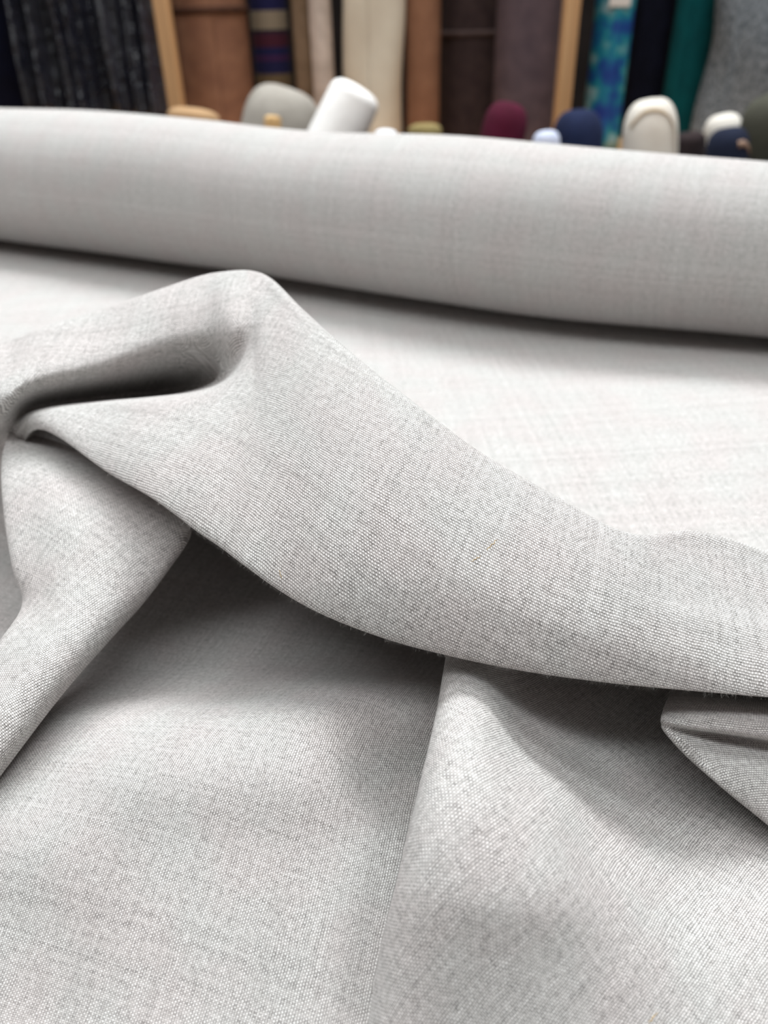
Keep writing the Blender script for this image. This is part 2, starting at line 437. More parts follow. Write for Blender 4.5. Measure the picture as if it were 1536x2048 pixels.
FLAP = [[(-121.1,243.4,39.5),(-128.1,238.4,51.5),(-116.8,239.1,48.2),(-99.6,227.7,47.0),(-79.8,214.1,44.8),(-61.8,201.0,40.3),(-69.8,206.0,30.3)],
[(-117.5,226.6,37.3),(-124.5,221.6,49.3),(-112.9,217.0,51.5),(-95.0,205.4,50.4),(-75.7,194.1,47.0),(-57.7,190.9,40.3),(-65.7,195.9,30.3)],
[(-109.5,204.5,32.8),(-116.5,199.5,44.8),(-104.2,195.1,48.2),(-89.4,186.3,48.2),(-74.0,179.9,44.2),(-61.7,179.6,37.0),(-69.7,184.6,27.0)],
[(-99.7,181.8,25.0),(-106.7,176.8,37.0),(-97.3,175.2,41.4),(-85.0,168.6,42.6),(-73.7,164.7,39.2),(-67.7,168.4,32.5),(-75.7,173.4,22.5)],
[(-95.7,174.6,19.4),(-102.7,169.6,31.4),(-90.9,160.5,38.1),(-82.0,155.1,39.8),(-75.4,155.1,37.0),(-72.9,159.0,30.2),(-80.9,164.0,20.2)],
[(-95.8,158.6,19.4),(-102.8,153.6,31.4),(-91.7,140.9,37.0),(-84.6,134.4,38.1),(-81.1,133.7,34.7),(-81.4,137.9,28.0),(-89.4,142.9,18.0)],
[(-102.5,142.3,12.6),(-109.5,137.3,24.6),(-99.9,126.2,31.4),(-93.1,119.1,32.5),(-89.4,116.1,29.1),(-90.6,117.9,22.4),(-98.6,122.9,12.4)],
[(-117.8,133.8,-3.0),(-124.8,128.8,9.0),(-114.2,117.6,15.7),(-106.4,110.4,17.9),(-103.3,107.5,14.6),(-104.0,108.7,9.0),(-112.0,113.7,-1.0)],
[(-167.8,98.8,0.5),(-174.8,93.8,1.1),(-164.2,82.6,1.9),(-156.4,75.4,2.2),(-153.3,72.5,1.7),(-154.0,73.7,1.1),(-162.0,78.7,0.5)]]
FRONT = [[(-190.3,276.5,2.4),(-147.6,274.4,2.4),(-107.4,272.4,2.4),(-65.5,270.3,2.4),(-22.5,236.4,2.4),(22.5,204.9,2.4),(45.3,189.3,4.0)],
[(-169.6,233.4,2.4),(-131.7,231.7,2.4),(-96.1,230.1,2.4),(-58.9,228.5,2.4),(-21.1,208.9,2.4),(17.5,187.7,4.0),(39.8,177.1,5.6)],
[(-155.6,204.2,2.4),(-121.0,202.8,2.4),(-88.4,201.5,2.4),(-54.4,200.1,2.4),(-19.9,187.3,4.0),(13.6,174.5,5.6),(35.5,167.4,7.2)],
[(-143.8,179.6,2.4),(-111.9,178.4,2.4),(-81.9,177.3,2.4),(-50.1,174.5,4.0),(-18.5,165.1,8.8),(9.9,157.5,12.0),(30.8,155.1,12.0)],
[(-135.8,164.0,4.0),(-104.7,161.4,5.6),(-75.2,157.3,8.8),(-45.1,151.6,13.6),(-16.2,139.8,24.8),(7.4,142.1,21.6),(28.0,147.5,15.2)],
[(-126.0,147.0,8.8),(-95.3,141.7,13.6),(-66.3,133.7,21.6),(-39.3,127.1,28.0),(-15.0,123.4,31.2),(5.4,131.3,21.6),(24.7,134.9,16.8)],
[(-113.7,124.9,13.6),(-85.1,119.0,20.0),(-59.8,113.3,26.4),(-36.8,111.3,28.0),(-14.6,110.6,28.0),(2.5,118.8,16.8),(20.5,119.4,15.2)],
[(-103.4,104.6,15.2),(-78.3,100.8,20.0),(-57.6,100.2,20.0),(-36.0,99.5,20.0),(-14.5,98.9,20.0),(-0.8,101.7,15.2),(16.0,103.3,12.0)],
[(-96.6,87.1,10.4),(-75.6,86.5,10.4),(-55.2,85.2,12.0),(-34.7,84.6,12.0),(-14.3,84.1,12.0),(-4.6,85.6,8.8),(11.0,86.0,7.2)],
[(-92.0,71.8,2.4),(-72.1,71.3,2.4),(-52.9,70.2,4.0),(-33.4,69.7,4.0),(-14.0,69.3,4.0),(-8.4,69.8,2.4),(6.2,69.5,2.4)],
[(-86.1,58.4,0.8),(-67.6,58.0,0.8),(-50.2,57.6,0.8),(-31.8,57.2,0.8),(-13.6,56.8,0.8),(-11.0,56.7,0.8),(2.6,56.4,0.8)],
[(-130.0,-60.0,0.5),(-88.3,-60.0,0.5),(-46.7,-60.0,0.5),(-5.0,-60.0,0.5),(36.7,-60.0,0.5),(78.3,-60.0,0.5),(120.0,-60.0,0.5)],
[(-200.0,-200.0,0.5),(-141.7,-200.0,0.5),(-83.3,-200.0,0.5),(-25.0,-200.0,0.5),(33.3,-200.0,0.5),(91.7,-200.0,0.5),(150.0,-200.0,0.5)]]
RIGHT = [[(26.4,165.1,13.9),(18.4,164.1,24.9),(21.5,160.7,27.8),(28.1,162.7,24.9),(41.9,169.6,16.4),(62.8,173.3,9.3),(85.3,171.1,6.5),(108.2,168.1,6.5),(140.4,166.9,6.5)],
[(22.3,142.1,22.5),(14.3,141.1,33.5),(16.9,136.6,37.7),(22.5,137.3,36.3),(36.8,150.1,20.7),(56.4,153.6,10.7),(77.4,151.3,6.5),(99.4,146.8,6.5),(127.3,142.3,6.5)],
[(17.8,117.8,26.7),(9.8,116.8,37.7),(12.6,110.2,44.8),(18.6,108.3,44.8),(31.9,117.8,29.2),(52.2,131.5,12.2),(72.4,135.6,6.5),(90.6,125.5,6.5),(116.4,121.7,6.5)],
[(12.7,98.6,25.3),(4.7,97.6,36.3),(7.7,92.1,43.4),(15.5,89.9,44.8),(28.7,92.4,37.7),(46.6,107.5,19.3),(68.2,118.9,6.5),(85.3,112.8,6.5),(108.8,108.4,7.9)],
[(8.2,85.9,16.8),(0.2,84.9,27.8),(3.7,80.0,35.6),(12.6,77.7,37.7),(27.2,78.1,34.9),(43.4,85.3,23.5),(62.2,93.7,12.2),(78.2,95.2,10.7),(99.7,93.8,12.2)],
[(4.8,78.1,8.3),(-3.2,77.1,19.3),(0.8,73.2,26.4),(11.4,71.2,28.5),(26.7,71.0,26.4),(43.9,74.1,19.3),(58.4,77.5,13.6),(72.4,79.8,12.2),(92.5,80.3,12.2)],
[(2.4,69.8,-0.3),(-5.6,68.8,10.7),(-1.3,65.8,17.1),(10.2,64.2,18.6),(26.0,63.4,17.8),(42.1,64.8,13.6),(55.9,66.5,10.7),(69.8,68.1,10.0),(86.5,67.7,10.0)],
[(-0.6,58.4,-10.2),(-8.6,57.4,0.8),(-3.5,55.3,6.5),(8.7,53.9,7.9),(25.1,53.6,7.9),(40.0,53.7,6.5),(52.6,53.9,5.1),(65.1,54.4,5.1),(80.7,54.1,5.1)],
[(-15.0,-60.0,1.0),(18.1,-60.0,1.0),(51.3,-60.0,1.0),(84.4,-60.0,1.0),(117.5,-60.0,1.0),(150.6,-60.0,1.0),(183.8,-60.0,1.0),(216.9,-60.0,1.0),(250.0,-60.0,1.0)],
[(-20.0,-200.0,1.0),(26.2,-200.0,1.0),(72.5,-200.0,1.0),(118.7,-200.0,1.0),(165.0,-200.0,1.0),(211.3,-200.0,1.0),(257.5,-200.0,1.0),(303.7,-200.0,1.0),(350.0,-200.0,1.0)]]
TUCK = [[(80.4,149.6,9.6),(72.0,135.3,18.9),(69.2,129.7,20.5),(69.7,129.8,18.9),(69.7,129.6,18.1),(70.0,129.4,17.4),(73.0,135.4,11.4)],
[(74.4,142.6,18.6),(66.0,128.3,27.9),(63.2,122.7,29.5),(63.7,122.8,27.9),(63.7,122.6,27.1),(64.0,122.4,26.4),(67.0,128.4,20.4)],
[(76.2,141.0,20.2),(68.6,125.3,30.2),(66.5,120.1,31.0),(67.8,121.9,27.1),(66.9,119.1,27.1),(67.1,117.7,24.8),(70.1,123.7,18.8)],
[(84.4,140.2,20.2),(75.8,123.6,31.0),(74.4,119.2,30.2),(77.3,123.2,23.2),(74.2,115.8,24.8),(73.3,111.7,21.7),(76.3,117.7,15.7)],
[(92.8,138.7,20.2),(83.3,121.8,31.0),(82.1,118.2,29.5),(85.8,122.6,21.7),(81.3,112.7,23.2),(80.6,107.3,17.1),(83.6,113.3,11.1)],
[(105.1,137.4,20.2),(95.0,121.3,29.5),(93.5,117.1,27.9),(97.4,121.0,20.2),(91.9,109.3,20.2),(89.2,99.9,13.9),(92.2,105.9,7.9)],
[(122.2,136.0,20.2),(110.1,119.3,29.5),(108.4,115.2,27.9),(112.6,118.3,20.2),(105.4,105.0,20.2),(101.6,93.6,12.4),(104.6,99.6,6.4)],
[(172.2,136.0,10.1),(160.1,119.3,14.7),(158.4,115.2,14.0),(162.6,118.3,10.1),(155.4,105.0,10.1),(151.6,93.6,6.2),(154.6,99.6,3.2)],
[(222.2,136.0,1.2),(210.1,119.3,1.8),(208.4,115.2,1.7),(212.6,118.3,1.2),(205.4,105.0,1.2),(201.6,93.6,0.7),(204.6,99.6,0.5)]]

sheet = Sheet()
# flat run from under the roll to the gathered folds
nx, ny = 160, 160
xs = np.linspace(-1.0, .62, nx)
y0 = np.full(nx, -.22)
tt = np.linspace(0, 1, ny)
X = np.repeat(xs[:, None], ny, 1)
Y = y0[:, None] + tt[None, :] * (np.interp(xs, [-1, .62], [.92, .80])[:, None] - y0[:, None])
def hump(cx, cy, ax, ay, ang, h):
    c, s = math.cos(ang), math.sin(ang)
    a = (X - cx) * c + (Y - cy) * s; b = -(X - cx) * s + (Y - cy) * c
    return h * np.exp(-(a / ax) ** 2 - (b / ay) ** 2)
Z = hump(-.28, .60, .10, .03, -.5, .004) + hump(.25, .34, .2, .07, .1, .003) + hump(-.02, .42, .12, .05, -.6, .002)
Z += .0006 * np.sin(X * 21 + Y * 9) + .0006 * np.sin(Y * 27 - X * 5)
Z -= Z.min()
cs, sn = math.cos(-.05), math.sin(-.05)
sheet.add(np.stack([X, Y, Z], 2), np.stack([X * cs - Y * sn, X * sn + Y * cs], 2))
p, uv = patch(FOLD, 26, 26, 13 / 21, 8 / 13, 0.0, 30, hidden=((0, 21, 0, 2), (0, 21, 12, 13), (0, 9, 0, 6), (0, 3, 5, 12)))
fold_p = p
i_, j_ = 9 * 26, 6 * 26
sheet.add(p, uv, (3, 3), (i_, j_, lay(p[:i_ + 1, :j_ + 1], 9, 6, .75, .7, 0.0, hidden=((0, 9, 0, 2), (0, 9, 5, 6), (0, 2, 0, 6)))))
p, uv = patch(FLAP, 30, 26, .43, .5, .9, 20, 4, 4, hidden=((7, 8, 0, 6), (0, 8, 0, 1), (0, 8, 5, 6))); sheet.add(p, uv, (5, 1), k=1.05); flap_p = p
p, uv = patch(FRONT, 22, 24, .7, .5, 0.35, 20); sheet.add(p, uv, (1, 5), k=1.3)
p, uv = patch(RIGHT, 28, 24, .6, .4, .75, 20); sheet.add(p, uv, (7, 2), k=1.22); right_p = p
p, uv = patch(TUCK, 24, 20, .6, .5, .2, 8); sheet.add(p, uv, (2, 7), k=1.35)
drape = sheet.build('linen_cloth', linen_m)
tag(drape, 'pale grey linen cloth gathered into soft folds in the foreground on the table', 'cloth')

# stray fibres standing off the fold edges
rng = random.Random(4)
fv, ff = [], []
def fibre(p, d0, ln, r):
    d = Vector(d0).normalized(); q = Vector(p) - d * .0003
    prev = None
    n = 4
    for k in range(n + 1):
        s = Vector((rng.uniform(-1, 1), rng.uniform(-1, 1), rng.uniform(-1, 1)))
        d = (d + s * .55).normalized()
        side = d.orthogonal().normalized(); up2 = d.cross(side)
        rr = r * (1 - .6 * k / n)
        base = len(fv)
        for a in range(3):
            an = a * 2.0944
            fv.append(tuple(q + side * rr * math.cos(an) + up2 * rr * math.sin(an)))
        if prev is not None:
            for a in range(3):
                ff.append((prev + a, prev + (a + 1) % 3, base + (a + 1) % 3, base + a))
        prev = base
        q = q + d * ln / n
def fringe(P, i0, i1, j, jit, count, ln):
    nu, nv = P.shape[:2]
    for _ in range(count):
        i = int(rng.uniform(i0, i1) * (nu - 2)); jj = min(nv - 2, max(1, int((j + rng.uniform(-jit, jit)) * (nv - 1))))
        a = Vector(P[i + 1, jj] - P[i, jj]); b = Vector(P[i, jj + 1] - P[i, jj - 1])
        n_ = a.cross(b)
        if n_.length < 1e-12: continue
        n_.normalize()
        if n_.y > 0: n_ = -n_
        t_ = Vector((rng.uniform(-1, 1), rng.uniform(-.3, .3), rng.uniform(-1, .6)))
        fibre(P[i, jj], n_ * .6 + t_ * .7, rng.uniform(.5, 1.0) * ln, .000012)
fringe(fold_p, 0.217, 0.864, 11 / 13, .03, 900, .0018)
fringe(fold_p, 0.192, 0.460, 7 / 13, .03, 260, .0016)
fringe(fold_p, 0.338, 0.702, 3 / 13, .02, 260, .0016)
fringe(flap_p, .1, .85, 5 / 6, .04, 300, .0014)
fringe(right_p, .1, .9, 1 / 8, .03, 240, .0014)
me = bpy.data.meshes.new('stray_fibre'); me.from_pydata([(a, b, max(c, .0005) + TZ + .001) for a, b, c in fv], [], ff)
fib_m = fabric('flax_fibre', (.8, .77, .74), (.7, .67, .63), 400, .7, 0)
fz = link('lint_fuzz', me, fib_m, drape); fz['kind'] = 'stuff'

# tan flecks of straw caught in the weave
straw = fabric('straw_fleck', srgb(186, 160, 112), srgb(150, 125, 85), 900, .8, 0)
def fleck(P, fi, fj, di, dj, ln):
    nu, nv = P.shape[:2]
    i, j = fi * (nu - 2), fj * (nv - 2)
    bm = bmesh.new(); prev = None
    for k in range(7):
        a = k / 6
        ii = int(min(nu - 2, i + di * a)); jj = int(min(nv - 2, j + dj * a))
        q = Vector(P[ii, jj]); e1 = Vector(P[ii + 1, jj]) - q; e2 = Vector(P[ii, jj + 1]) - q
        n_ = e1.cross(e2).normalized()
        if n_.y > 0: n_ = -n_
        dirv = (e1 * di + e2 * dj).normalized(); sd = n_.cross(dirv)
        rr = .00010 * math.sin(math.pi * (.12 + .76 * a))
        c0 = q + n_ * .00003 + Vector((0, 0, TZ + .001))
        ring = [bm.verts.new(c0 + sd * rr * math.cos(b) + n_ * rr * .6 * math.sin(b)) for b in (0, 1.571, 3.1416, 4.712)]
        if prev:
            for b in range(4):
                bm.faces.new((prev[b], prev[(b + 1) % 4], ring[(b + 1) % 4], ring[b]))
        prev = ring
    me = bpy.data.meshes.new('straw_fleck'); bm.to_mesh(me); bm.free()
    return link('straw_fleck', me, straw, drape)
fleck(fold_p, 0.6902, .50, -3, 14, 0)
fleck(fold_p, 0.6821, .56, -3, 8, 0)
fleck(fold_p, 0.5243, .80, 2, 5, 0)
fleck(right_p, .66, .66, -4, 3, 0)

# the thick roll behind
ROLL = [(-623.3,875.8,52.5),(-595.1,861.0,52.5),(-566.9,846.1,52.5),(-538.6,831.3,52.5),(-510.4,816.4,52.5),(-482.2,801.6,52.5),(-454.0,786.8,52.5),(-425.7,771.9,52.5),(-397.5,757.1,52.5),(-369.3,742.2,52.5),(-341.1,727.4,52.5),(-312.8,712.5,52.4),(-284.6,697.7,52.4),(-256.4,682.8,52.4),(-228.2,667.9,52.4),(-200.0,653.0,52.3),(-171.9,637.9,52.0),(-143.8,622.8,51.4),(-115.8,607.5,50.7),(-87.9,592.0,49.9),(-60.2,576.2,49.4),(-32.6,560.2,49.1),(-5.2,543.8,49.3),(22.2,527.4,49.6),(49.8,511.4,49.7),(77.7,495.9,49.3),(106.1,481.3,48.6),(135.1,468.0,47.8),(165.0,456.2,47.0),(195.3,445.4,46.4),(225.5,434.3,45.8),(255.0,421.8,45.4),(283.7,408.0,45.3),(312.0,393.3,45.3),(340.3,378.4,45.3),(368.5,363.6,45.3),(396.7,348.8,45.3),(424.9,333.9,45.3),(453.2,319.1,45.3),(481.4,304.2,45.3),(509.6,289.4,45.3),(537.9,274.5,45.3),(566.1,259.7,45.3),(594.3,244.9,45.3)]
NRM = np.array((0.46544,0.88508))
na, ns = 120, 260
cc = np.array(ROLL) / 1000
cc = monotone(cc, ns)
ang = np.linspace(0, 2 * math.pi, na)
Pp = np.zeros((ns, na, 3)); UV = np.zeros((ns, na, 2))
ln = np.concatenate([[0], np.cumsum(np.linalg.norm(np.diff(cc[:, :2], axis=0), axis=1))])
for k in range(na):
    a = ang[k]                                     # 0 = bottom, turning over the front to the top
    f = -math.sin(a); g = -math.cos(a)
    wob = 1 + .006 * np.sin(ln * 17 + 2 * a) + .004 * np.sin(ln * 41 - 3 * a)
    # a soft dent and ridge across the upper face
    dent = np.exp(-((ln - 1.075 - .05 * math.sin(a)) / .05) ** 2) * max(0, math.sin(a - .6)) * .045
    r = cc[:, 2] * (wob - dent)
    Pp[:, k, 0] = cc[:, 0] + NRM[0] * f * r
    Pp[:, k, 1] = cc[:, 1] + NRM[1] * f * r
    Pp[:, k, 2] = cc[:, 2] + g * r + .0055
    UV[:, k, 0] = ln; UV[:, k, 1] = a * .052
rs = Sheet(); rs.add(Pp, UV, (11, 11))
roll = rs.build('linen_roll', linen_m)
tag(roll, 'long thick roll of pale linen lying across the table behind the folds', 'fabric roll')
# rolled layers on both cut ends, around a cardboard tube
board = fabric('cardboard', srgb(170, 140, 105), srgb(150, 122, 90), 60, .9, .1)
for end in (0, -1):
    c0 = Vector((cc[end, 0], cc[end, 1], cc[end, 2] + TZ + .0065))
    ax = Vector((cc[-1, 0] - cc[0, 0], cc[-1, 1] - cc[0, 1], 0)).normalized() * (-1 if end == 0 else 1)
    sd = Vector((0, 0, 1)); s2 = ax.cross(sd)
    bm = bmesh.new(); prev = None
    for k in range(400):
        a = k * .16; rad = .02 + (cc[end, 2] * .985 - .02) * k / 399
        pr = [bm.verts.new(c0 + (sd * math.cos(a) + s2 * math.sin(a)) * rr + ax * zz) for rr, zz in ((rad, .001), (rad, -.004), (rad + .002, -.004), (rad + .002, .001))]
        if prev:
            for b in range(4):
                bm.faces.new((prev[b], prev[(b + 1) % 4], pr[(b + 1) % 4], pr[b]))
        prev = pr
    me = bpy.data.meshes.new('rolled_edge'); bm.to_mesh(me); bm.free()
    link('rolled_edge', me, fib_m, roll)

# ------------------------------------------------------------------ shelf behind: pine posts, base board, bolts standing upright
BZ = TZ + -0.0502
sh = bpy.data.objects.new('fabric_shelf', None); C.objects.link(sh)
tag(sh, 'pale pine shelf bay with upright posts holding rolls on end', 'shelf')
box('base_board', (-1.5, 1.40, BZ - .03), (1.5, 1.78, BZ), pine_x, sh)
box('front_rail', (-1.5, 1.385, BZ - .10), (1.5, 1.40, BZ + .004), pine_x, sh)
box('back_panel', (-1.5, 1.78, 0.0), (1.5, 1.80, 1.95), dark_m, sh)
box('plinth', (-1.5, 1.42, 0.0), (1.5, 1.78, BZ - .03), dark_m, sh)
for x, y, wd in [(-0.324, 1.44, 0.0224), (0.3138, 1.44, 0.0227)]:
    box('post', (x - wd / 2, y - .02, BZ), (x + wd / 2, y + .012, 1.95), pine, sh, .003)


def tall_roll(name, x, y, r, h, mat, label, seed=0, lumps=.02, waist=0.0, oval=1.0, group='upright rolls on the shelf', lean=0.0, folds=0):
    """bolt on end: spiral-wound cloth with its loose edge down the front, slightly uneven"""
    rg = random.Random(seed)
    ph = [rg.uniform(0, 6.28) for _ in range(6)]
    n, k = 48, 60
    v, f = [], []
    seam = rg.uniform(3.6, 5.6)
    for i in range(k + 1):
        z = h * i / k
        for j in range(n + 1):
            a = seam + 2 * math.pi * j / n
            rr = r * (1 + lumps * (math.sin(2 * a + z * 9 + ph[0]) * .5 + math.sin(3 * a - z * 17 + ph[1]) * .35 + math.sin(z * 23 + a + ph[2]) * .3))
            if folds:
                rr *= 1 + .05 * math.sin(folds * a + 6 * math.sin(z * 5 + ph[3])) 
            rr *= 1 - waist * math.sin(math.pi * min(1, z / .8))
            rr *= .965 + .035 * j / n
            v.append((math.cos(a) * rr + lean * z, math.sin(a) * rr * oval, z))
    m1 = n + 1
    for i in range(k):
        for j in range(n):
            f.append((i * m1 + j, i * m1 + j + 1, (i + 1) * m1 + j + 1, (i + 1) * m1 + j))
    for i in range(k):
        f.append((i * m1 + n, i * m1, (i + 1) * m1, (i + 1) * m1 + n))
    f.append(tuple(range(n, -1, -1)))
    # top: wound layers sinking towards the tube
    base = len(v)
    for q, (s, dz) in enumerate(((.8, -.004), (.6, .001), (.42, -.004))):
        for j in range(n + 1):
            a = seam + 2 * math.pi * j / n
            v.append((math.cos(a) * r * s + lean * h, math.sin(a) * r * s * oval, h + dz))
    top0 = k * m1
    rings = [top0, base, base + m1, base + 2 * m1]
    for a_, b_ in zip(rings, rings[1:]):
        for j in range(n):
            f.append((a_ + j, a_ + j + 1, b_ + j + 1, b_ + j))
    me = bpy.data.meshes.new(name); me.from_pydata(v, [], f); me.shade_smooth()
    o = link(name, me, mat)
    o.location = (x, y, BZ + .0015)
    tag(o, label, 'fabric roll', group)
    bm = bmesh.new()
    bmesh.ops.create_cone(bm, cap_ends=False, segments=20, radius1=r * .4, radius2=r * .4, depth=.06)
    for vv in bm.verts:
        vv.co.y *= oval; vv.co.z += h - .02; vv.co.x += lean * h
    me = bpy.data.meshes.new('cardboard_tube'); bm.to_mesh(me); bm.free()
    link('cardboard_tube', me, board, o)
    return o


def plaid(name):
    M = N(name)
    tc = M.node('ShaderNodeTexCoord').outputs['Object']
    sp = M.node('ShaderNodeSeparateXYZ'); M.set(sp.inputs[0], tc)
    r = M.node('ShaderNodeValToRGB'); r.color_ramp.interpolation = 'CONSTANT'
    M.set(r.inputs[0], M.math('FRACT', M.math('DIVIDE', sp.outputs[2], 0.300)))
    cols = [(0, (104, 86, 60)), (0.423, (14, 14, 62)), (0.496, (58, 18, 66)), (0.522, (14, 14, 66)), (0.563, (66, 14, 36)), (0.634, (24, 18, 40)), (0.654, (140, 126, 106)), (0.747, (14, 14, 66)), (0.848, (66, 14, 36))]
    e = r.color_ramp.elements
    while len(e) < len(cols):
        e.new(.5)
    for el, (pos, c) in zip(e, cols):
        el.position = pos; el.color = (*srgb(*c), 1)
    M.set(M.b.inputs['Base Color'], r.outputs[0]); M.b.inputs['Roughness'].default_value = .9
    return M.m


T = {'navy': (-0.6783, 1.55, 0.0869), 'brown': (-0.2742, 1.56, 0.0637), 'plaid': (-0.1827, 1.64, 0.0331), 'tan': (-0.12, 1.6, 0.0188), 'beige': (-0.0842, 1.52, 0.0188), 'cream': (0.003, 1.54, 0.0519), 'clay': (0.0894, 1.56, 0.0303), 'cocoa': (0.1888, 1.665, 0.0582), 'mauve': (0.2659, 1.52, 0.0575), 'aqua': (0.4131, 1.55, 0.0342), 'ink': (0.5282, 1.7, 0.0395), 'teal': (0.5823, 1.63, 0.0379), 'tweed': (0.6641, 1.53, 0.0853)}
def tr(key, name, mat, label, **kw):
    x, y, r = T[key]
    return tall_roll(name, x, y, r, kw.pop('h', 1.05), mat, label, **kw)
tr('navy', 'fabric_roll', fabric('midnight_cloth', srgb(3, 5, 27), srgb(2, 2, 18), 30), 'midnight blue roll at the far left end of the shelf', seed=1, oval=.8)
brown_roll = tr('brown', 'fabric_roll', fabric('brown_cloth', srgb(141, 101, 78), srgb(126, 88, 69), 40), 'thick mid brown roll right of the left pine post', seed=2, lumps=.012)
tr('plaid', 'fabric_roll', plaid('striped_plaid'), 'roll striped in navy, burgundy and tan bands', seed=3, oval=.9)
tr('tan', 'fabric_roll', fabric('tan_cloth', srgb(141, 118, 96), srgb(120, 99, 78), 30), 'thin tan roll between the striped roll and a beige roll', seed=4)
tr('beige', 'fabric_roll', fabric('beige_cloth', srgb(206, 188, 175), srgb(168, 152, 140), 30), 'slim pink beige roll beside the cream draped roll', seed=5, lumps=.01)
tr('cream', 'fabric_roll', fabric('cream_cloth', srgb(221, 210, 190), srgb(210, 197, 177), 14), 'loosely wound cream roll with slack creases', seed=6, lumps=.05, folds=3)
tr('clay', 'fabric_roll', fabric('clay_cloth', srgb(142, 102, 78), srgb(130, 91, 69), 30), 'slim clay brown roll right of the cream roll', seed=7, lumps=.01)
cocoa_roll = tr('cocoa', 'fabric_roll', fabric('cocoa_cloth', srgb(67, 53, 51), srgb(56, 43, 43), 50), 'dark cocoa roll with a horizontal crease line', seed=8)
tr('mauve', 'fabric_roll', fabric('mauve_cloth', srgb(93, 78, 82), srgb(80, 67, 72), 40), 'dusky mauve brown roll left of the right pine post', seed=9, lumps=.035)
aq = N('aqua_blotch')
tcn = aq.node('ShaderNodeTexCoord').outputs['Object']
nz = aq.node('ShaderNodeTexNoise'); aq.set(nz.inputs['Vector'], tcn); nz.inputs['Scale'].default_value = 22; nz.inputs['Detail'].default_value = 2
rp = aq.node('ShaderNodeValToRGB'); aq.set(rp.inputs[0], nz.outputs[0])
for el, (pos, c) in zip([rp.color_ramp.elements[0], rp.color_ramp.elements[1], rp.color_ramp.elements.new(.45), rp.color_ramp.elements.new(.52)], ((.3, (2, 34, 124)), (.7, (0, 100, 102)), (.44, (0, 70, 140)), (.54, (0, 128, 142)))):
    el.position = pos; el.color = (*srgb(*c), 1)
aq.set(aq.b.inputs['Base Color'], rp.outputs[0]); aq.b.inputs['Roughness'].default_value = .7
a_ = tr('aqua', 'fabric_roll', aq.m, 'turquoise roll blotched with royal blue', seed=10, lumps=.04)
tr('ink', 'fabric_roll', fabric('ink_check', srgb(11, 14, 32), srgb(2, 4, 18), 26), 'ink blue roll between the turquoise and teal rolls', seed=11)
tr('teal', 'fabric_roll', fabric('teal_cloth', srgb(0, 77, 80), srgb(0, 66, 70), 30), 'plain deep teal roll left of the grey tweed', seed=12, lumps=.012)
tr('tweed', 'fabric_roll', fabric('grey_tweed', srgb(138, 144, 149), srgb(83, 90, 96), 160, .95, .5), 'wide grey tweed roll at the right end of the shelf', seed=13, lumps=.04, folds=2, oval=.8)
# coloured rings added for crease lines: painted shade on brown, lighter on cocoa
def crease_line(key, root, z, mat):
    x, y, r = T[key]
    bm = bmesh.new(); prev = first = None
    n = 40
    for k in range(n):
        a = 2 * math.pi * k / n
        q = [bm.verts.new((math.cos(a) * (r * 1.012 + o_), math.sin(a) * (r * 1.012 + o_) * 1.0, z + h_)) for o_, h_ in ((0, -.005), (.003, -.003), (.003, .003), (0, .005))]
        if prev:
            for b_ in range(3):
                bm.faces.new((prev[b_], prev[b_ + 1], q[b_ + 1], q[b_]))
        else:
            first = q
        prev = q
    for b_ in range(3):
        bm.faces.new((prev[b_], prev[b_ + 1], first[b_ + 1], first[b_]))
    me = bpy.data.meshes.new('crease_band'); bm.to_mesh(me); bm.free(); me.shade_smooth()
    link('crease_band', me, mat, root)
crease_line('brown', brown_roll, 0.2273, fabric('crease_shade_brown', srgb(77, 50, 37), srgb(67, 43, 32), 60))
crease_line('cocoa', cocoa_roll, 0.1825, fabric('crease_cocoa', srgb(86, 70, 67), srgb(74, 59, 56), 60))

# swing tag on the turquoise roll
x, y, r = T['aqua']
bm = bmesh.new(); box_bm(bm, (-r * .6, -r * 1.10, 0.2170), (r * .42, -r * 1.05, 0.2170 + .09), .001)
me = bpy.data.meshes.new('paper_label'); bm.to_mesh(me); bm.free()
lb = link('paper_label', me, fabric('label_paper', srgb(219, 212, 205), srgb(212, 205, 197), 20, .7, 0), a_)
lb['label'] = 'white paper label'

# glossy dark cloth hanging in pleats at the left
GL = [[(-0.5717, 1.525, 0.2395), (-0.3468, 1.525, 0.2347)], [(-0.5708, 1.525, 0.1992), (-0.3477, 1.525, 0.1944)], [(-0.5813, 1.525, 0.0348), (-0.3538, 1.525, 0.0295)], [(-0.5881, 1.525, -0.0252), (-0.3506, 1.525, -0.0309)]]
gl = np.array([[np.array(r_[0]) * (1 - s) + np.array(r_[1]) * s for s in np.linspace(0, 1, 160)] for r_ in GL])
zz = gl[:, 0, 2]
ks = np.linspace(0, 1, 90)
top = gl[0] + (gl[0] - gl[2]) * 1.9; botm = gl[2] + (gl[2] - gl[0]) * .0
G = np.zeros((90, 160, 3)); guv = np.zeros((90, 160, 2))
for i, k in enumerate(ks):
    row = botm * (1 - k) + top * k
    s = np.linspace(0, 1, 160)
    ple = .5 + .5 * np.sin(s * 34 + 3 * np.sin(s * 7) + .8 * math.sin(k * 5))
    ple = ple ** .8 + .22 * np.sin(s * 97 + k * 6)
    row = row.copy(); row[:, 1] -= ple * .06 + .006 * np.sin(s * 9 + k * 14)
    G[i] = row; guv[i, :, 0] = s; guv[i, :, 1] = k
G[0, :, 2] = np.maximum(G[0, :, 2], float(-0.0502) + .002)
gs = Sheet(); gs.add(G, guv)
M = N('glossy_black_cloth')
tc = M.node('ShaderNodeTexCoord').outputs['Object']
n1 = M.node('ShaderNodeTexNoise'); M.set(n1.inputs['Vector'], tc); n1.inputs['Scale'].default_value = 55; n1.inputs['Detail'].default_value = 4
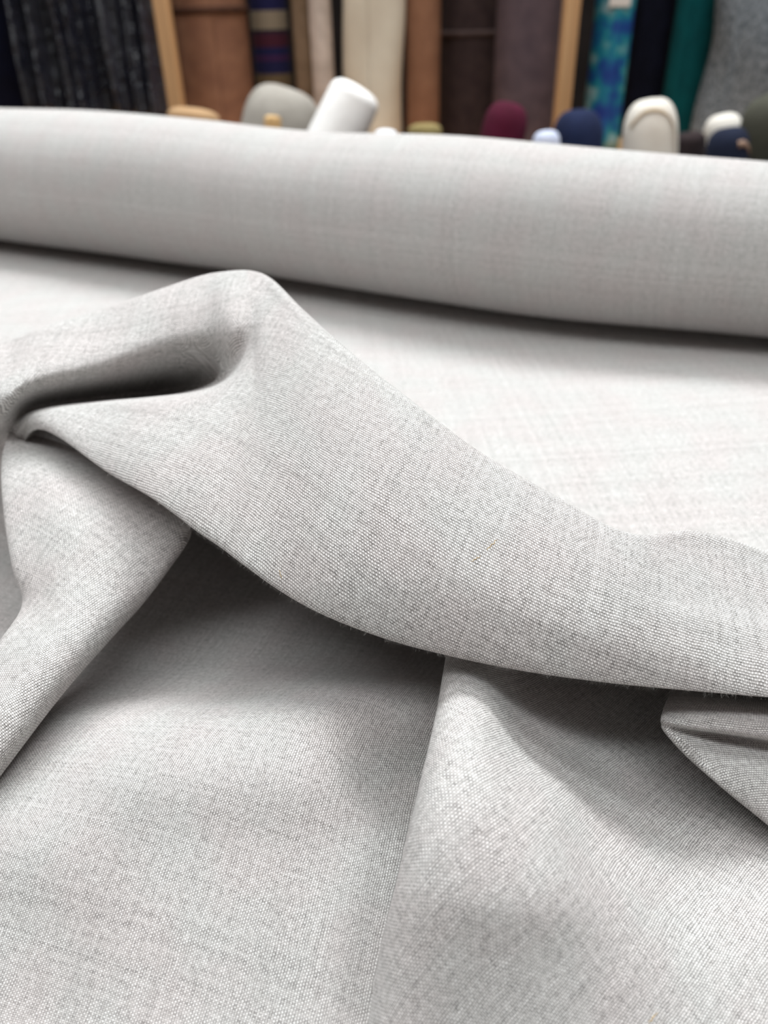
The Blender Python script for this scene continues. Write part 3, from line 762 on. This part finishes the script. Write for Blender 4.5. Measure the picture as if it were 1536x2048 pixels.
n2 = M.node('ShaderNodeTexNoise'); M.set(n2.inputs['Vector'], tc); n2.inputs['Scale'].default_value = 16
M.set(M.b.inputs['Base Color'], M.mix(n2.outputs[0], srgb(1, 3, 12), srgb(6, 14, 30)))
M.set(M.b.inputs['Roughness'], M.ramp(n2.outputs[0], .42, .60, .62, .22))
M.b.inputs['Specular IOR Level'].default_value = 1.0
M.b.inputs['Metallic'].default_value = 0.0
M.b.inputs['Sheen Weight'].default_value = .12
M.b.inputs['Sheen Tint'].default_value = (.75, .72, .95, 1)
bp = M.node('ShaderNodeBump'); bp.inputs['Strength'].default_value = 1.0; bp.inputs['Distance'].default_value = .012
M.set(bp.inputs['Height'], n1.outputs[0]); M.set(M.b.inputs['Normal'], bp.outputs[0])
g_ = gs.build('glossy_cloth', M.m, dz=TZ)
sol = g_.modifiers.new('thickness', 'SOLIDIFY'); sol.thickness = .0015
tag(g_, 'glossy blue black cloth hanging in pleats left of the pine post', 'cloth')

# ------------------------------------------------------------------ short rolls standing in the low bin between table and shelf
bz = TZ - .32
bn = bpy.data.objects.new('remnant_bin', None); C.objects.link(bn)
tag(bn, 'low dark remnant bin behind the table holding short rolls', 'bin')
box('bin_floor', (-.9, 1.03, bz - .02), (1.0, 1.37, bz), dark_m, bn)
for x in (-.86, .9):
    for y in (1.05, 1.29):
        box('leg', (x, y, 0), (x + .06, y + .06, bz - .02), pine, bn)


def short_roll(spec, mat, label, bands=(), cap=.5, taper=1.0, seed=0):
    a, b, r = spec
    a = Vector(a) + Vector((0, 0, TZ)); b = Vector(b) + Vector((0, 0, TZ))
    ax = (b - a).normalized()
    if abs(ax.z) < .3:
        pass
    foot = a + ax * ((bz + .002 + r * .3 - a.z) / ax.z) if ax.z > .35 else a - ax * .3
    s1 = ax.cross(Vector((0, 1, 0))).normalized(); s2 = s1.cross(ax)
    n = 40; v, f = [], []
    L_ = (b - foot).length
    prof = [(0, .96 * taper)] + [(L_ * k / 14, 1 * (taper + (1 - taper) * k / 14)) for k in range(1, 14)]
    for k in range(0, 9):
        th = k / 8 * math.pi / 2
        prof.append((L_ + r * cap * math.sin(th), max(.02, math.cos(th) ** .6)))
    for z, s in prof:
        for j in range(n):
            an = 2 * math.pi * j / n
            rr = r * s * (1 + .015 * math.sin(3 * an + z * 30 + seed))
            v.append(tuple(foot + ax * z + s1 * math.cos(an) * rr + s2 * math.sin(an) * rr))
    for i in range(len(prof) - 1):
        for j in range(n):
            f.append((i * n + j, i * n + (j + 1) % n, (i + 1) * n + (j + 1) % n, (i + 1) * n + j))
    f.append(tuple(range(n - 1, -1, -1))); q = (len(prof) - 1) * n; f.append(tuple(range(q, q + n)))
    v = [(x, y, max(z_, bz + .001)) for x, y, z_ in v]
    me = bpy.data.meshes.new('short_roll'); me.from_pydata(v, [], f); me.shade_smooth()
    o = link('short_roll', me, mat)
    tag(o, label, 'fabric roll', 'short rolls in the bin')
    for nm, line, wd, mt in bands:
        # the free edge of the outer layer, a narrow raised strip following (across, below the tip) points
        tip = L_ + r * cap
        ln_ = np.array(line); q_ = nspline(ln_, 40)
        bm = bmesh.new(); prev = None
        for xf, zd in q_:
            zc = tip + zd
            row = []
            for off_, h_ in ((-wd, .0), (-wd * .5, .0022), (wd * .5, .0022), (wd, 0)):
                z2 = zc + off_
                s = taper + (1 - taper) * min(1, z2 / L_) if z2 < L_ else max(.05, math.cos(math.asin(min(.999, (z2 - L_) / (r * cap)))) ** .6)
                x2 = min(.98, max(-.98, xf)) * r * s
                y2 = math.sqrt(max(0, (r * s) ** 2 - x2 ** 2)) * 1.012 + h_
                fr = s2 * (-1 if s2.y > 0 else 1); sx = s1 * (1 if s1.x > 0 else -1)
                row.append(bm.verts.new(foot + ax * z2 + sx * x2 + fr * y2))
            if prev:
                for b_ in range(3):
                    bm.faces.new((prev[b_], prev[b_ + 1], row[b_ + 1], row[b_]))
            prev = row
        me = bpy.data.meshes.new(nm); bm.to_mesh(me); bm.free(); me.shade_smooth()
        link(nm, me, mt, o)
    return o



S = {'grey': ((-0.1567, 1.28, -0.0229), (-0.1395, 1.288, 0.0296), 0.0586), 'white': ((-0.0775, 1.17, -0.0176), (-0.0261, 1.185, 0.072), 0.0354), 'sand': ((-0.2278, 1.055, 0.0134), (-0.2212, 1.063, 0.0655), 0.032), 'mustard': ((0.0732, 1.22, -0.0192), (0.0734, 1.228, 0.0248), 0.0245), 'peach': ((-0.1298, 1.055, 0.0111), (-0.1244, 1.063, 0.061), 0.0105), 'lilac': ((0.013, 1.08, 0.0038), (0.0151, 1.088, 0.035), 0.0154), 'wine': ((0.1588, 1.1, -0.0089), (0.1689, 1.108, 0.0389), 0.0286), 'pale': ((0.2189, 1.06, -0.01), (0.217, 1.068, 0.0269), 0.0171), 'navy': ((0.2769, 1.14, -0.0245), (0.2752, 1.148, 0.0183), 0.0339), 'cream': ((0.3599, 1.08, -0.0351), (0.3545, 1.088, 0.0275), 0.0341), 'bark': ((0.4559, 1.2, -0.0593), (0.4497, 1.208, 0.0027), 0.0244), 'ring': ((0.5234, 1.23, -0.0664), (0.5096, 1.238, 0.0106), 0.027), 'dusk': ((0.4549, 1.06, -0.0338), (0.4492, 1.068, 0.015), 0.0255), 'olive': ((0.5602, 1.13, -0.0491), (0.5422, 1.138, 0.0242), 0.0483)}
short_roll(S['grey'], fabric('grey_flannel', srgb(157, 152, 144), srgb(144, 139, 131), 30), 'light grey short roll leaning behind the white roll', cap=.9, seed=1)
short_roll(S['white'], fabric('white_cotton', srgb(239, 238, 236), srgb(233, 232, 230), 30), 'bright white short roll tilted to the right', cap=.45, taper=1.5, seed=2)
short_roll(S['sand'], fabric('sand_cloth', srgb(171, 141, 106), srgb(157, 126, 93), 30), 'low sand coloured roll end at the foot of the left pine post', cap=.35, seed=21)
short_roll(S['mustard'], fabric('mustard_cloth', srgb(140, 126, 84), srgb(124, 110, 72), 30), 'small mustard roll end below the clay brown roll', cap=.4, seed=22)
short_roll(S['peach'], fabric('peach_cloth', srgb(223, 191, 140), srgb(178, 146, 102), 30), 'small peach roll end left of the white roll', cap=.5, seed=3)
short_roll(S['lilac'], fabric('ice_cloth', srgb(229, 233, 239), srgb(219, 225, 233), 30), 'pale ice blue roll end right of the white roll', cap=.6, seed=4)
short_roll(S['wine'], fabric('wine_cloth', srgb(74, 12, 38), srgb(62, 9, 30), 30), 'rounded burgundy roll end below the mauve roll', cap=1.1, seed=5)
short_roll(S['pale'], fabric('lavender_cloth', srgb(199, 205, 223), srgb(184, 192, 214), 30), 'small pale lavender roll end beside the navy one', cap=.8, seed=6)
short_roll(S['navy'], fabric('navy_cloth', srgb(27, 37, 67), srgb(21, 29, 56), 30), 'rounded navy roll end in front of the right pine post', cap=1.1, seed=7)
short_roll(S['cream'], fabric('ivory_cloth', srgb(210, 206, 197), srgb(203, 197, 188), 30), 'tall ivory roll end with a turned back edge', cap=1.3, taper=1.22, seed=8,
           bands=[('turned_edge', [(-.92, -.030), (-.6, -.016), (-.1, -.014), (.35, -.020), (.6, -.034), (.70, -.06), (.74, -.12)], .003, fabric('turned_edge', srgb(176, 160, 138), srgb(164, 148, 126), 60))])
short_roll(S['bark'], fabric('bark_cloth', srgb(48, 38, 38), srgb(38, 30, 32), 30), 'dark bark brown roll end right of the ivory roll', cap=.6, seed=9)
short_roll(S['ring'], fabric('bone_cloth', srgb(212, 208, 199), srgb(201, 195, 186), 30), 'bone white roll end behind a dusk blue one', cap=.95, seed=10)
short_roll(S['dusk'], fabric('dusk_cloth', srgb(27, 34, 53), srgb(21, 27, 45), 30), 'dusk blue roll end with a tan stripe', cap=.95, seed=11,
           bands=[('tan_stripe', [(.1, -.022), (.4, -.021), (.7, -.026), (.95, -.034)], .004, fabric('tan_stripe', srgb(150, 126, 110), srgb(138, 114, 100), 60))])
short_roll(S['olive'], fabric('olive_cloth', srgb(74, 74, 64), srgb(62, 62, 54), 30), 'fat dull olive roll end at the right edge', cap=1.0, seed=12)
